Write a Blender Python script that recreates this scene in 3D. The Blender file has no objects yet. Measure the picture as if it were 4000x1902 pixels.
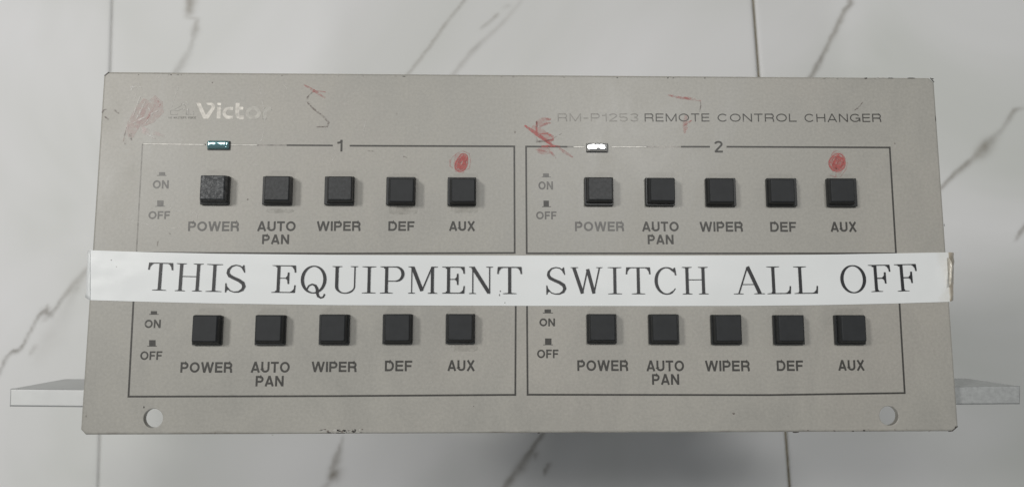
import bpy, bmesh, math, random
import numpy as np
from mathutils import Vector, Matrix, noise
from mathutils.geometry import tessellate_polygon
random.seed(7)
S = bpy.context.scene
COL = S.collection
MM = 0.001

# ------------------------------------------------------------------ camera
F = 3000.0                                   # focal length in photo pixels (photo 4000 x 1902)
def rotx(a): return Matrix.Rotation(a, 3, 'X')
def roty(a): return Matrix.Rotation(a, 3, 'Y')
def rotz(a): return Matrix.Rotation(a, 3, 'Z')
CR = rotz(-0.00094) @ roty(-0.0243) @ rotx(0.12166)
CP = Vector((-0.00775, -0.02161, 0.18742))
cam = bpy.data.cameras.new('camera')
camo = bpy.data.objects.new('camera', cam); COL.objects.link(camo)
camo.matrix_world = Matrix.Translation(CP) @ CR.to_4x4()
cam.sensor_width = 36; cam.lens = F / 4000 * 36
cam.clip_start = 0.005; cam.clip_end = 20
cam.dof.use_dof = True; cam.dof.focus_distance = 0.188; cam.dof.aperture_fstop = 20
S.camera = camo
S.render.resolution_x = 1024; S.render.resolution_y = 486

# ------------------------------------------------------------------ world, lamps, exposure
w = bpy.data.worlds.new("World"); S.world = w; w.use_nodes = True
bg = w.node_tree.nodes['Background']
bg.inputs[0].default_value = (0.93, 0.97, 1.0, 1); bg.inputs[1].default_value = 0.085
def area(name, target, d, dist, size, sizey, power, color=(1, 1, 1)):
    l = bpy.data.lights.new(name, 'AREA'); l.shape = 'RECTANGLE'; l.size = size; l.size_y = sizey
    l.energy = power; l.color = color
    o = bpy.data.objects.new(name, l); COL.objects.link(o)
    t = Vector(target); p = t + Vector(d) * dist
    o.location = p
    o.rotation_euler = (t - p).to_track_quat('-Z', 'Y').to_euler()
    return o
area('ceiling_lamp', (0, .03, 0), (-.80, .27, 1), .85, .24, .14, 4.6, (1, .98, .945))
area('ceiling_lamp', (-.062, .033, 0), (-.31, .28, 1), 1.3, .30, .22, 1.9, (1, .985, .95))
area('ceiling_lamp', (.018, .035, 0), (.17, .27, 1), .9, .20, .14, 2.6, (1, .985, .96))
area('side_light', (0, 0, 0), (-.22, -.66, 1), 1.2, .12, .09, 1.8, (.97, .99, 1))
area('side_light', (.1, 0, -.1), (1.0, .45, 1), 1.2, .4, .3, .7, (.97, .99, 1))  # added fill to brighten the floor at right, no known window there
S.view_settings.view_transform = 'Standard'; S.view_settings.look = 'None'
S.view_settings.exposure = 0.0; S.view_settings.gamma = 1

# ------------------------------------------------------------------ helpers
FZ = -0.158                                  # floor height, panel front face is z = 0
def P(px, py, z=0.0):
    """point of the photograph -> point on the horizontal plane at height z"""
    d = CR @ Vector(((px - 2000) / F, (951 - py) / F, -1.0))
    t = (z - CP.z) / d.z
    return CP + d * t
def P2(px, py, z=0.0):
    v = P(px, py, z); return Vector((v.x, v.y))

def link(name, me, mat, parent=None):
    o = bpy.data.objects.new(name, me); COL.objects.link(o)
    if mat is not None and not me.materials: me.materials.append(mat)
    if parent is not None: o.parent = parent
    return o
def mesh(name, verts, faces, smooth=False):
    me = bpy.data.meshes.new(name); me.from_pydata([tuple(v) for v in verts], [], faces); me.update()
    if smooth: me.polygons.foreach_set('use_smooth', [True] * len(me.polygons))
    return me

class MB:
    def __init__(s): s.v = []; s.f = []; s.k = 0
    def add(s, v, f):
        n = len(s.v); s.v += [tuple(x) for x in v]; s.f += [[i + n for i in q] for q in f]
    def poly(s, pts, z, t=0.00003):
        """flat polygon with a little thickness below it"""
        s.k += 1; z = z + s.k * 2e-6
        a = sum(pts[i][0] * pts[(i + 1) % len(pts)][1] - pts[(i + 1) % len(pts)][0] * pts[i][1] for i in range(len(pts)))
        if a < 0: pts = pts[::-1]
        n = len(pts)
        v = [(p[0], p[1], z) for p in pts] + [(p[0], p[1], z - t) for p in pts]
        tri = tessellate_polygon([[Vector((p[0], p[1], 0)) for p in pts]])
        f = []
        for q in tri:
            q = list(q)
            A, B, C = [pts[i] for i in q]
            if (B[0] - A[0]) * (C[1] - A[1]) - (B[1] - A[1]) * (C[0] - A[0]) < 0: q.reverse()
            f.append(q)
        f += [[i, i + n, (i + 1) % n + n, (i + 1) % n] for i in range(n)]
        s.add(v, f)
    def ribbon(s, pts, w, z, closed=False, t=0.00003):
        """stroke of varying width: pts 2-D, w a number or one width per point"""
        s.k += 1; z = z + s.k * 2e-6
        n = len(pts); pts = [Vector((p[0], p[1])) for p in pts]
        if not hasattr(w, '__len__'): w = [w] * n
        L = []; R = []
        for i in range(n):
            a = pts[i - 1] if (i > 0 or closed) else None
            b = pts[(i + 1) % n] if (i < n - 1 or closed) else None
            d1 = (pts[i] - a).normalized() if a is not None else None
            d2 = (b - pts[i]).normalized() if b is not None else None
            if d1 is None: d1 = d2
            if d2 is None: d2 = d1
            m = Vector((-(d1 + d2).y, (d1 + d2).x))
            if m.length < 1e-9: m = Vector((-d1.y, d1.x))
            m.normalize()
            c = max(.45, m.dot(Vector((-d1.y, d1.x))))
            o = m * (w[i] / 2 / c)
            L.append(pts[i] + o); R.append(pts[i] - o)
        v = [(p.x, p.y, z) for p in L] + [(p.x, p.y, z) for p in R] + [(p.x, p.y, z - t) for p in L] + [(p.x, p.y, z - t) for p in R]
        f = []
        for i in range(n if closed else n - 1):
            j = (i + 1) % n
            f += [[i, i + n, j + n, j], [i, j, j + 2 * n, i + 2 * n], [i + n, i + 3 * n, j + 3 * n, j + n]]
        if not closed:
            f += [[0, 2 * n, 3 * n, n], [n - 1, 2 * n - 1, 4 * n - 1, 3 * n - 1]]
        s.add(v, f)
    def box(s, a, b):
        (x0, y0, z0), (x1, y1, z1) = a, b
        s.add([(x0, y0, z0), (x1, y0, z0), (x1, y1, z0), (x0, y1, z0), (x0, y0, z1), (x1, y0, z1), (x1, y1, z1), (x0, y1, z1)],
              [[3, 2, 1, 0], [4, 5, 6, 7], [0, 1, 5, 4], [1, 2, 6, 5], [2, 3, 7, 6], [3, 0, 4, 7]])
    def loops(s, loops, cap0=True, cap1=True):
        n = len(loops[0]); v = [p for l in loops for p in l]; f = []
        for k in range(len(loops) - 1):
            for i in range(n):
                j = (i + 1) % n
                f.append([k * n + i, k * n + j, (k + 1) * n + j, (k + 1) * n + i])
        if cap0: f.append(list(range(n))[::-1])
        if cap1: f.append([(len(loops) - 1) * n + i for i in range(n)])
        s.add(v, f)
    def build(s, name, mat, parent=None, smooth=False):
        return link(name, mesh(name, s.v, s.f, smooth), mat, parent)

def tag(o, label=None, cat=None, group=None, kind=None):
    if label: o['label'] = label
    if cat: o['category'] = cat
    if group: o['group'] = group
    if kind: o['kind'] = kind

def rrect(cx, cy, hx, hy, r, z, n=3, rot=0):
    out = []
    for qx, qy, a0 in ((1, 1, 0), (-1, 1, 90), (-1, -1, 180), (1, -1, 270)):
        for i in range(n + 1):
            a = math.radians(a0 + 90 * i / n)
            x = qx * (hx - r) + r * math.cos(a); y = qy * (hy - r) + r * math.sin(a)
            c, s_ = math.cos(rot), math.sin(rot)
            out.append((cx + x * c - y * s_, cy + x * s_ + y * c, z))
    return out

# ------------------------------------------------------------------ materials
def nodes(name):
    m = bpy.data.materials.new(name); m.use_nodes = True
    nt = m.node_tree; return m, nt, nt.nodes['Principled BSDF']
def N(nt, t, **kw):
    n = nt.nodes.new(t)
    for k, v in kw.items():
        if k.startswith('i_'): n.inputs[k[2:].replace('_', ' ')].default_value = v
        else: setattr(n, k, v)
    return n
def noise_tex(nt, scale, detail=3, rough=.5, coord='Object', mapscale=None, dist=0):
    tc = N(nt, 'ShaderNodeTexCoord'); n = N(nt, 'ShaderNodeTexNoise')
    n.inputs['Scale'].default_value = scale; n.inputs['Detail'].default_value = detail
    n.inputs['Roughness'].default_value = rough; n.inputs['Distortion'].default_value = dist
    src = tc.outputs[coord]
    if mapscale:
        mp = N(nt, 'ShaderNodeMapping'); mp.inputs['Scale'].default_value = mapscale
        nt.links.new(src, mp.inputs[0]); src = mp.outputs[0]
    nt.links.new(src, n.inputs['Vector']); return n.outputs['Fac']
def ramp(nt, fac, stops):
    r = N(nt, 'ShaderNodeValToRGB'); nt.links.new(fac, r.inputs[0])
    e = r.color_ramp.elements
    while len(e) < len(stops): e.new(.5)
    for el, (p, c) in zip(e, stops):
        el.position = p; el.color = (*c, 1) if len(c) == 3 else c
    return r.outputs[0]
def mix(nt, fac, a, b, mode='MIX'):
    m = N(nt, 'ShaderNodeMix', data_type='RGBA', blend_type=mode)
    for sock, v in ((m.inputs[0], fac), (m.inputs[6], a), (m.inputs[7], b)):
        if hasattr(v, 'links') or isinstance(v, bpy.types.NodeSocket): nt.links.new(v, sock)
        elif isinstance(v, (int, float)): sock.default_value = v
        else: sock.default_value = (*v, 1)
    return m.outputs[2]
def bump(nt, b, fac, strength, dist):
    n = N(nt, 'ShaderNodeBump'); n.inputs['Strength'].default_value = strength; n.inputs['Distance'].default_value = dist
    nt.links.new(fac, n.inputs['Height']); nt.links.new(n.outputs[0], b.inputs['Normal'])

def simple(name, col, rough, metal=0, nscale=0, amp=.15, spec=.5, bstr=0):
    m, nt, b = nodes(name)
    b.inputs['Roughness'].default_value = rough; b.inputs['Metallic'].default_value = metal
    b.inputs['Specular IOR Level'].default_value = spec
    if nscale:
        f = noise_tex(nt, nscale, 4, .6)
        c = ramp(nt, f, [(.3, tuple(x * (1 - amp) for x in col)), (.7, tuple(min(1, x * (1 + amp)) for x in col))])
        nt.links.new(c, b.inputs['Base Color'])
        if bstr: bump(nt, b, f, bstr, .0001)
    else: b.inputs['Base Color'].default_value = (*col, 1)
    return m

def panel_mat():
    m, nt, b = nodes('painted_metal')
    base = (.360, .351, .318)
    cloud = noise_tex(nt, 16, 3, .5)
    c1 = ramp(nt, cloud, [(.3, (.342, .334, .302)), (.5, base), (.70, (.379, .364, .328))])
    grain = noise_tex(nt, 1500, 2, .7)
    g = ramp(nt, grain, [(.25, (.90, .90, .90)), (.75, (1.08, 1.08, 1.08))])
    c2 = mix(nt, 1.0, c1, g, 'MULTIPLY')
    sm2 = noise_tex(nt, 60, 5, .65, mapscale=(1, .55, 1), dist=1.2)
    smr = ramp(nt, sm2, [(.35, (.95, .95, .955)), (.62, (1.04, 1.035, 1.03))]); c2 = mix(nt, 1.0, c2, smr, 'MULTIPLY')
    sp = noise_tex(nt, 170, 2, .5)                      # sparse dirt specks
    spm = ramp(nt, sp, [(.785, (0, 0, 0)), (.83, (1, 1, 1))])
    c3 = mix(nt, spm, c2, (.13, .12, .10))
    # grime worn into the right edge and bottom edge
    tc = N(nt, 'ShaderNodeTexCoord'); sx = N(nt, 'ShaderNodeSeparateXYZ'); nt.links.new(tc.outputs['Object'], sx.inputs[0])
    mr = N(nt, 'ShaderNodeMapRange'); nt.links.new(sx.outputs[1], mr.inputs[0])
    mr.inputs[1].default_value = -.0445; mr.inputs[2].default_value = -.0418; mr.inputs[3].default_value = .62; mr.inputs[4].default_value = 0
    en = noise_tex(nt, 260, 4, .7, mapscale=(.35, 1, 1))
    ad = N(nt, 'ShaderNodeMath', operation='MULTIPLY'); nt.links.new(mr.outputs[0], ad.inputs[0]); nt.links.new(en, ad.inputs[1])
    gm = ramp(nt, ad.outputs[0], [(.24, (0, 0, 0)), (.36, (.75, .75, .75))])
    c4 = mix(nt, gm, c3, (.17, .155, .13))
    nt.links.new(c4, b.inputs['Base Color'])
    rr = N(nt, 'ShaderNodeMapRange'); nt.links.new(sm2, rr.inputs[0]); rr.inputs[1].default_value = .3; rr.inputs[2].default_value = .7; rr.inputs[3].default_value = .37; rr.inputs[4].default_value = .48
    nt.links.new(rr.outputs[0], b.inputs['Roughness'])
    b.inputs['Specular IOR Level'].default_value = .6
    bump(nt, b, grain, .25, .00003)
    return m

def fade_mat(name, col, alpha_lo, alpha_hi, scale, rough=.6, lo=.4, hi=.6, mapscale=None):
    m, nt, b = nodes(name)
    b.inputs['Base Color'].default_value = (*col, 1); b.inputs['Roughness'].default_value = rough
    f = noise_tex(nt, scale, 4, .7, mapscale=mapscale)
    a = ramp(nt, f, [(lo, (alpha_lo,) * 3), (hi, (alpha_hi,) * 3)])
    nt.links.new(a, b.inputs['Alpha']); return m

M = {}
M['panel'] = panel_mat()
M['ink'] = simple('engraved_ink', (.060, .058, .053), .42, 0, 900, .25, .4)
M['glare_ink'] = simple('glare_ink', (.085, .082, .075), .38, .05, 900, .3, .6)  # lighter ink tone paints the lamp reflection on the upper labels
M['silver_ink'] = simple('bare_metal_lettering', (.39, .375, .345), .44, .38, 520, .34, .6)
M['line_glint'] = simple('frame_line_glint', (.42, .41, .38), .42, .3, 500, .35, .8)  # pale colour stands in for the lamp reflected in the groove
M['line_mid'] = simple('half_glint_frame_line', (.20, .19, .175), .40, .3, 500, .35, .6)  # in-between tone where the painted groove reflection fades out
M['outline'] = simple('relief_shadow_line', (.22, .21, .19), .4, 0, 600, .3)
M['black'] = simple('black_plastic', (.018, .020, .021), .42, 0, 600, .25, .5)
M['cap'] = simple('dark_grey_cap', (.024, .026, .028), .55, 0, 500, .12, .32, .05)
M['cap_worn'] = None
M['chassis'] = simple('grey_chassis_metal', (.22, .21, .19), .45, .3, 60, .15)
M['alu'] = simple('brushed_aluminium', (.55, .56, .555), .45, .5, 60, .07, .6, .1)
M['alu_dull'] = simple('dull_aluminium', (.49, .505, .50), .5, .55, 900, .13, .6, .15)
M['edge_dark'] = simple('bare_dark_edge', (.05, .045, .04), .6, 0, 900, .5)

def worn_cap():
    m, nt, b = nodes('polished_worn_cap')
    f = noise_tex(nt, 1100, 4, .8, dist=.8)
    c = ramp(nt, f, [(.46, (.028, .031, .034)), (.68, (.12, .125, .13))]); nt.links.new(c, b.inputs['Base Color'])
    r = ramp(nt, f, [(.4, (.55,) * 3), (.65, (.30,) * 3)]); nt.links.new(r, b.inputs['Roughness'])
    bump(nt, b, f, .8, .00012); b.inputs['Specular IOR Level'].default_value = .45
    return m
M['cap_worn'] = worn_cap()
M['cap_semi'] = simple('lightly_worn_cap', (.029, .031, .033), .47, 0, 1300, .40, .4, .6)

def tape_mat():
    m, nt, b = nodes('white_label_tape')
    f = noise_tex(nt, 40, 3, .5)
    c = ramp(nt, f, [(.3, (.76, .78, .78)), (.7, (.80, .82, .82))])
    tc = N(nt, 'ShaderNodeTexCoord'); sx = N(nt, 'ShaderNodeSeparateXYZ'); nt.links.new(tc.outputs['Object'], sx.inputs[0])
    mr = N(nt, 'ShaderNodeMapRange'); nt.links.new(sx.outputs[0], mr.inputs[0])
    mr.inputs[1].default_value = .0985; mr.inputs[2].default_value = .1075; mr.inputs[3].default_value = 0; mr.inputs[4].default_value = 1
    n2 = noise_tex(nt, 220, 4, .7)
    mu = N(nt, 'ShaderNodeMath', operation='MULTIPLY'); nt.links.new(mr.outputs[0], mu.inputs[0]); nt.links.new(n2, mu.inputs[1])
    a = ramp(nt, mu.outputs[0], [(.22, (0, 0, 0)), (.6, (.6, .6, .6))])
    c = mix(nt, a, c, (.60, .55, .45)); nt.links.new(c, b.inputs['Base Color'])
    b.inputs['Roughness'].default_value = .28
    b2 = noise_tex(nt, 120, 3, .5); bump(nt, b, b2, .18, .0001)
    return m
M['tape'] = tape_mat()
M['tape_old'] = simple('yellowed_tape_end', (.46, .41, .33), .35, 0, 260, .35, .5, .5)
M['tape_ink'] = simple('black_tape_ink', (.020, .021, .024), .40)
M['crayon'] = fade_mat('red_crayon', (.56, .15, .14), .08, .72, 1500, .55, .34, .60)
M['crayon_soft'] = fade_mat('faint_red_crayon', (.56, .21, .20), 0, .50, 900, .6, .38, .64)
M['crayon_haze'] = fade_mat('pink_smudge', (.62, .34, .32), .05, .42, 620, .6, .30, .72)
M['grey_mark'] = fade_mat('grey_scuff', (.16, .12, .11), 0, .62, 900, .5, .40, .62)
M['scratch'] = fade_mat('pale_scratch', (.72, .70, .67), 0, .65, 700, .35, .42, .62)
M['pale_smudge'] = fade_mat('pale_pink_smudge', (.66, .47, .45), .05, .38, 900, .5, .34, .68)
M['rub'] = fade_mat('rubbed_patch', (.66, .52, .50), 0, .5, 600, .35, .42, .66, (1, .3, 1))
M['button_shade'] = fade_mat('button_shade', (.18, .17, .14), .0, .22, 420, .6, .35, .70)  # thin dark film, painted shade under the buttons

def tile_mat():
    m, nt, b = nodes('veined_marble_tile')
    cloud = noise_tex(nt, 9, 3, .5, dist=.8)
    base = ramp(nt, cloud, [(.3, (.67, .685, .655)), (.5, (.76, .765, .755)), (.7, (.82, .82, .825))])
    at = N(nt, 'ShaderNodeAttribute', attribute_name='vein')
    fine = noise_tex(nt, 160, 4, .65, dist=.4)
    fr = ramp(nt, fine, [(.3, (.62,) * 3), (.7, (1.1,) * 3)])
    mu = N(nt, 'ShaderNodeMath', operation='MULTIPLY'); nt.links.new(at.outputs['Fac'], mu.inputs[0]); nt.links.new(fr, mu.inputs[1])
    vc = ramp(nt, noise_tex(nt, 30, 2), [(.35, (.20, .165, .115)), (.65, (.165, .148, .122))])
    c = mix(nt, mu.outputs[0], base, vc); nt.links.new(c, b.inputs['Base Color'])
    b.inputs['Roughness'].default_value = .5; b.inputs['Specular IOR Level'].default_value = .3
    return m
M['tile'] = tile_mat()
M['grout'] = simple('brown_grout', (.20, .175, .125), .8, 0, 300, .25)
M['grout_pale'] = simple('pale_grout', (.58, .58, .56), .8, 0, 300, .15)

# ------------------------------------------------------------------ floor: grout bed with marble tiles
fl = MB(); fl.box((-1.6, -1.2, FZ - .02), (1.6, 1.4, FZ - .0007))
floor = fl.build('floor', M['grout']); tag(floor, kind='structure')

xl = (P2(437, 0, FZ) + P2(383, 1902, FZ)) / 2; xr = (P2(2943, 0, FZ) + P2(3086, 1902, FZ)) / 2
dl = P2(437, 0, FZ) - P2(383, 1902, FZ); dr = P2(2943, 0, FZ) - P2(3086, 1902, FZ)
al = math.atan2(dl.x, dl.y); ar = math.atan2(dr.x, dr.y)
TW = xr.x - xl.x; print('tile width', TW, 'slopes', al, ar)

veins = [  # (x, y, width, strength) in photo pixels, dropped onto the tiles
 [(742,-60,30,.5),(740,0,30,.6),(736,45,28,.45),(727,66,12,.2),(768,80,14,.35),(758,118,24,.4),(755,152,12,.3),(735,205,18,.25),(712,240,24,.28),(690,278,24,.3),(640,350,20,.3)],
 [(1830,-20,9,.35),(1816,0,9,.35),(1745,86,9,.38),(1685,172,10,.42),(1639,232,10,.38),(1594,288,9,.35),(1540,350,9,.3)],
 [(2040,0,12,.10),(1957,96,12,.22),(1896,151,14,.25),(1846,197,16,.32),(1780,278,14,.26),(1720,350,12,.2)],
 [(1941,58,10,.38),(1905,92,10,.34),(1874,114,8,.2)], [(1985,22,12,.16),(1965,30,12,.1)],
 [(3370,-20,14,.5),(3331,5,14,.5),(3295,45,16,.62),(3270,101,16,.6),(3235,171,14,.5),(3215,212,13,.55),(3190,257,18,.62),(3170,295,16,.5),(3120,360,16,.5)],
 [(4040,424,10,.2),(3993,421,10,.22),(3963,429,14,.5),(3942,459,16,.4),(3916,502,14,.22),(3882,536,26,.34),(3862,552,34,.46),(3843,574,38,.55),(3824,594,34,.55),(3806,612,24,.5),(3795,622,16,.4),(3775,638,18,.62),(3724,681,14,.62),(3683,726,10,.6),(3600,800,10,.6)],
 [(4060,820,14,.6),(4000,885,14,.6),(3984,908,12,.55),(3966,938,8,.45)],
 [(360,1030,16,.3),(340,1050,18,.34),(310,1085,22,.38),(287,1112,22,.42),(255,1148,14,.42),(225,1190,12,.45),(209,1214,12,.5),(196,1224,20,.7),(182,1214,22,.7),(172,1212,14,.6),(157,1226,10,.6),(140,1250,10,.5),(124,1279,9,.5),(98,1331,9,.5),(78,1362,9,.6),(66,1368,12,.8),(50,1371,12,.7),(38,1378,9,.5),(26,1393,9,.45),(0,1444,10,.4),(-30,1500,10,.4)],
 [(182,1196,10,.5),(186,1208,14,.5)], [(176,1250,16,.28),(184,1236,16,.3)],
 [(300,1120,16,.35),(285,1150,22,.12),(200,1300,70,.10),(150,1380,50,.08)], [(134,1355,14,.32),(122,1376,14,.28)],
 [(1338,1700,8,.2),(1330,1736,12,.45),(1318,1769,20,.5),(1308,1800,24,.5),(1298,1830,26,.55),(1300,1848,34,.75),(1294,1858,24,.7),(1287,1880,16,.3),(1240,1930,30,.2)],
 [(2150,1650,10,.6),(2115,1697,11,.62),(2082,1744,14,.62),(2049,1794,24,.6),(2032,1818,28,.62),(2016,1838,24,.5),(1990,1872,20,.55),(1965,1910,20,.55)],
 [(2093,1770,16,.4),(2088,1785,14,.3)], [(2140,1814,12,.55),(2132,1832,14,.6),(2126,1848,10,.4)],
]
VP = []
for vv in veins:
    VP.append([(P2(x, y, FZ).x, P2(x, y, FZ).y, w * 1.0e-3 / 8.7, min(.85, s_ * 1.18)) for x, y, w, s_ in vv])
# further veins on the tiles outside the frame
rr = random.Random(3)
for k in range(26):
    x, y = rr.uniform(-1.1, 1.1), rr.choice([rr.uniform(-.8, -.16), rr.uniform(.16, 1.0)])
    a = rr.uniform(.7, 1.3); L = []
    for i in range(rr.randint(5, 12)):
        L.append((x, y, rr.uniform(.0012, .005), rr.uniform(.25, .6))); a += rr.uniform(-.35, .35)
        x += .03 * math.cos(a); y += .03 * math.sin(a)
    if max(abs(p[0]) for p in L) > .26 or min(abs(p[1]) for p in L) > .15: VP.append(L)

def vein_field(X, Y):
    V = np.zeros_like(X)
    wob = np.sin(X * 900 + Y * 400) * .0002 + np.sin(Y * 1500 - X * 300) * .00015
    Xw = X + wob; Yw = Y + wob * .5
    for pl in VP:
        for (x0, y0, w0, s0), (x1, y1, w1, s1) in zip(pl[:-1], pl[1:]):
            dx, dy = x1 - x0, y1 - y0; ll = dx * dx + dy * dy
            t = np.clip(((Xw - x0) * dx + (Yw - y0) * dy) / ll, 0, 1)
            d = np.hypot(Xw - x0 - t * dx, Yw - y0 - t * dy)
            ww = w0 + (w1 - w0) * t; ss = s0 + (s1 - s0) * t
            # crisp on one side, feathered on the other, as the veins of the tile are
            side = ((Xw - x0) * dy - (Yw - y0) * dx) > 0
            wd = np.where(side, ww * .7, ww * 1.15)
            V = np.maximum(V, ss * np.exp(-(d / (wd * .72)) ** 2))
    return V

def grid_lines(a, b, fine0, fine1, f, c):
    out = [a]
    while out[-1] < b - 1e-6:
        x = out[-1]; step = f if fine0 - 1e-6 <= x < fine1 else c
        if x < fine0 < x + step: out.append(fine0); continue
        out.append(min(b, x + step))
    return np.array(out)

def tile(x0, x1, sh0, sh1, y0, y1, detailed):
    """x edges lean with slopes sh0 / sh1 (metres per metre)"""
    g = .00045
    if detailed:
        ys = grid_lines(y0, y1, max(y0, -.135), min(y1, .135), .0011, .02)
        ts = np.arange(0, 1.00001, 1 / (235 if (x1 > -.26 and x0 < .26) else 30))
    else:
        ys = np.arange(y0, y1 + 1e-9, (y1 - y0) / 60); ts = np.arange(0, 1.00001, 1 / 60)
    T, Y = np.meshgrid(ts, ys); L = x0 + sh0 * Y; R = x1 + sh1 * Y
    X = L + (R - L) * T; ny, nx = X.shape
    V = vein_field(X, Y)
    Z = np.zeros_like(X)
    edge = np.zeros_like(X, bool); edge[0] = edge[-1] = True; edge[:, 0] = edge[:, -1] = True
    Z[edge] = -.00035
    co = np.stack([X.ravel(), Y.ravel(), (FZ + Z).ravel()], 1)
    idx = np.arange(nx * ny).reshape(ny, nx)
    q = np.stack([idx[:-1, :-1], idx[:-1, 1:], idx[1:, 1:], idx[1:, :-1]], -1).reshape(-1, 4)
    # skirt
    ring = list(idx[0]) + list(idx[1:, -1]) + list(idx[-1, -2::-1]) + list(idx[-2:0:-1, 0])
    low = co[ring].copy(); low[:, 2] = FZ - .006
    n0 = len(co); co = np.vstack([co, low]); m_ = len(ring)
    sk = np.array([[ring[i], n0 + i, n0 + (i + 1) % m_, ring[(i + 1) % m_]] for i in range(m_)])
    q = np.vstack([q, sk])
    me = bpy.data.meshes.new('floor_tile')
    me.vertices.add(len(co)); me.vertices.foreach_set('co', co.ravel())
    me.loops.add(q.size); me.loops.foreach_set('vertex_index', q.ravel().astype(np.int32))
    me.polygons.add(len(q)); me.polygons.foreach_set('loop_start', np.arange(0, q.size, 4, dtype=np.int32))
    me.update(calc_edges=True)
    at = me.attributes.new('vein', 'FLOAT', 'POINT')
    at.data.foreach_set('value', np.concatenate([V.ravel(), np.zeros(m_)]).astype(np.float32))
    return link('floor_tile', me, M['tile'], floor)

TH = .60
shm = {0: dl.x / dl.y, 1: dr.x / dr.y}
gl, gr = .00020, .00056
sl, sr = shm[0], shm[1]
cols = [(xl.x - TW, xl.x - gl, sl, sl), (xl.x + gl, xr.x - gr, sl, sr), (xr.x + gr, xr.x + TW, sr, sr)]
base_l = xl.x - sl * xl.y; base_r = xr.x - sr * xr.y
cols = [(base_l - TW, base_l - gl, sl, sl), (base_l + gl, base_r - gr, sl, sr), (base_r + gr, base_r + TW, sr, sr),
        (base_l - 2 * TW - .001, base_l - TW - .001, sl, sl), (base_r + TW + .001, base_r + 2 * TW + .001, sr, sr)]
for (a, b, s0, s1) in cols:
    for (y0, y1) in ((-.3, .3), (.301, .901), (-.901, -.301)):
        tile(a, b, s0, s1, y0, y1, y0 == -.3)
# the seam left of the panel is filled flush and pale
sm = MB(); sm.add([(base_l - gl * .9 - sl * .3, -.3, FZ - .0003), (base_l + gl * .9 - sl * .3, -.3, FZ - .0003),
                   (base_l + gl * .9 + sl * .3, .3, FZ - .0003), (base_l - gl * .9 + sl * .3, .3, FZ - .0003)], [[0, 1, 2, 3]])
sm.build('seam_filler', M['grout_pale'], floor)

# ------------------------------------------------------------------ the device
dev = bpy.data.objects.new('control_panel', None); COL.objects.link(dev); dev.location = (0, 0, FZ)
dev['label'] = 'worn beige-grey remote control switch box with twenty square black push buttons, lying on marble floor'
dev['category'] = 'control panel'
INV = Matrix.Translation((0, 0, -FZ))
def under(o, parent=None):
    """parent to the device, keeping world coordinates of the mesh"""
    o.parent = parent or dev
    if parent is None: o.matrix_parent_inverse = INV
    return o

TH_P = .0015
W2, H2, CH = .105, .04423, .0012
outline = [(-W2 + CH, -H2), (W2 - CH, -H2), (W2, -H2 + CH * 1.1), (W2, H2 - CH), (W2 - CH * 1.05, H2), (-W2 + CH * .8, H2), (-W2, H2 - CH * .75), (-W2, -H2 + CH)]
def inset(poly, d):
    n = len(poly); out = []
    for i in range(n):
        a, b, c = Vector(poly[i - 1]), Vector(poly[i]), Vector(poly[(i + 1) % n])
        d1 = (b - a).normalized(); d2 = (c - b).normalized()
        n1 = Vector((-d1.y, d1.x)); n2 = Vector((-d2.y, d2.x)); m = (n1 + n2).normalized()
        out.append(b + m * d / m.dot(n1))
    return out
def dens(poly, k=1):
    return poly
holes = []
for px, py, rad in ((598, 1633, 37.5), (3473, 1623, 36.5)):
    c = P2(px, py); e = P2(px + rad, py); r = (e - c).length
    holes.append((c, r))
bm = bmesh.new()
def ring3(pts, z): return [bm.verts.new((p[0], p[1], z)) for p in pts]
def strip(a, b, flip=False):
    n = len(a)
    for i in range(n):
        j = (i + 1) % n; f = [a[i], b[i], b[j], a[j]]
        bm.faces.new(f[::-1] if flip else f)
rings = []
for d, z in ((.00055, 0), (.0003, -.00006), (.0001, -.00020), (0, -.00045), (0, -TH_P)):
    rings.append(ring3(inset(outline, d), z))
for a, b in zip(rings[:-1], rings[1:]): strip(a, b)
HR = []
for c, r in holes:
    circ = [(c.x + math.cos(t) * 1, c.y + math.sin(t) * 1) for t in ()]
    rs = []
    for d, z in ((.00018, 0), (.00005, -.00005), (0, -.00018), (0, -TH_P)):
        rs.append(ring3([(c.x + (r + d) * math.cos(2 * math.pi * i / 40), c.y + (r + d) * math.sin(2 * math.pi * i / 40)) for i in range(40)], z))
    for a, b in zip(rs[:-1], rs[1:]): strip(a, b, True)
    HR.append(rs)
def fill(loops, up):
    es = []
    for l in loops:
        for i in range(len(l)):
            e = bm.edges.get((l[i], l[(i + 1) % len(l)])) or bm.edges.new((l[i], l[(i + 1) % len(l)])); es.append(e)
    r = bmesh.ops.triangle_fill(bm, edges=es, use_beauty=True, normal=(0, 0, 1 if up else -1))
    for f in r['geom']:
        if isinstance(f, bmesh.types.BMFace):
            f.normal_update()
            if (f.normal.z > 0) != up: f.normal_flip()
fill([rings[0]] + [h[0] for h in HR], True)
fill([rings[-1]] + [h[-1] for h in HR], False)
me = bpy.data.meshes.new('front_panel'); bm.to_mesh(me); bm.free()
panel = under(link('front_panel', me, M['panel']))

# folded return behind the plate, chassis, and an unseen deeper housing added to cast the floor shadow
c = MB(); c.box((-.086, -.0355, -.022), (.0805, .0385, -TH_P - .0001))
under(c.build('chassis', M['chassis']))
c = MB(); c.box((.000, -.0445, FZ + .0012), (.076, .034, -.0222))
under(c.build('shadow_housing', M['chassis']))
for fx, fy in ((.008, -.037), (.068, -.037), (.008, .026), (.068, .026)):
    f_ = MB(); f_.loops([[(fx + r * math.cos(a * math.pi / 8), fy + r * math.sin(a * math.pi / 8), z) for a in range(16)] for r, z in ((.0045, FZ + .0002), (.0048, FZ + .0011))])
    under(f_.build('rubber_foot', M['black']))

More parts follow.
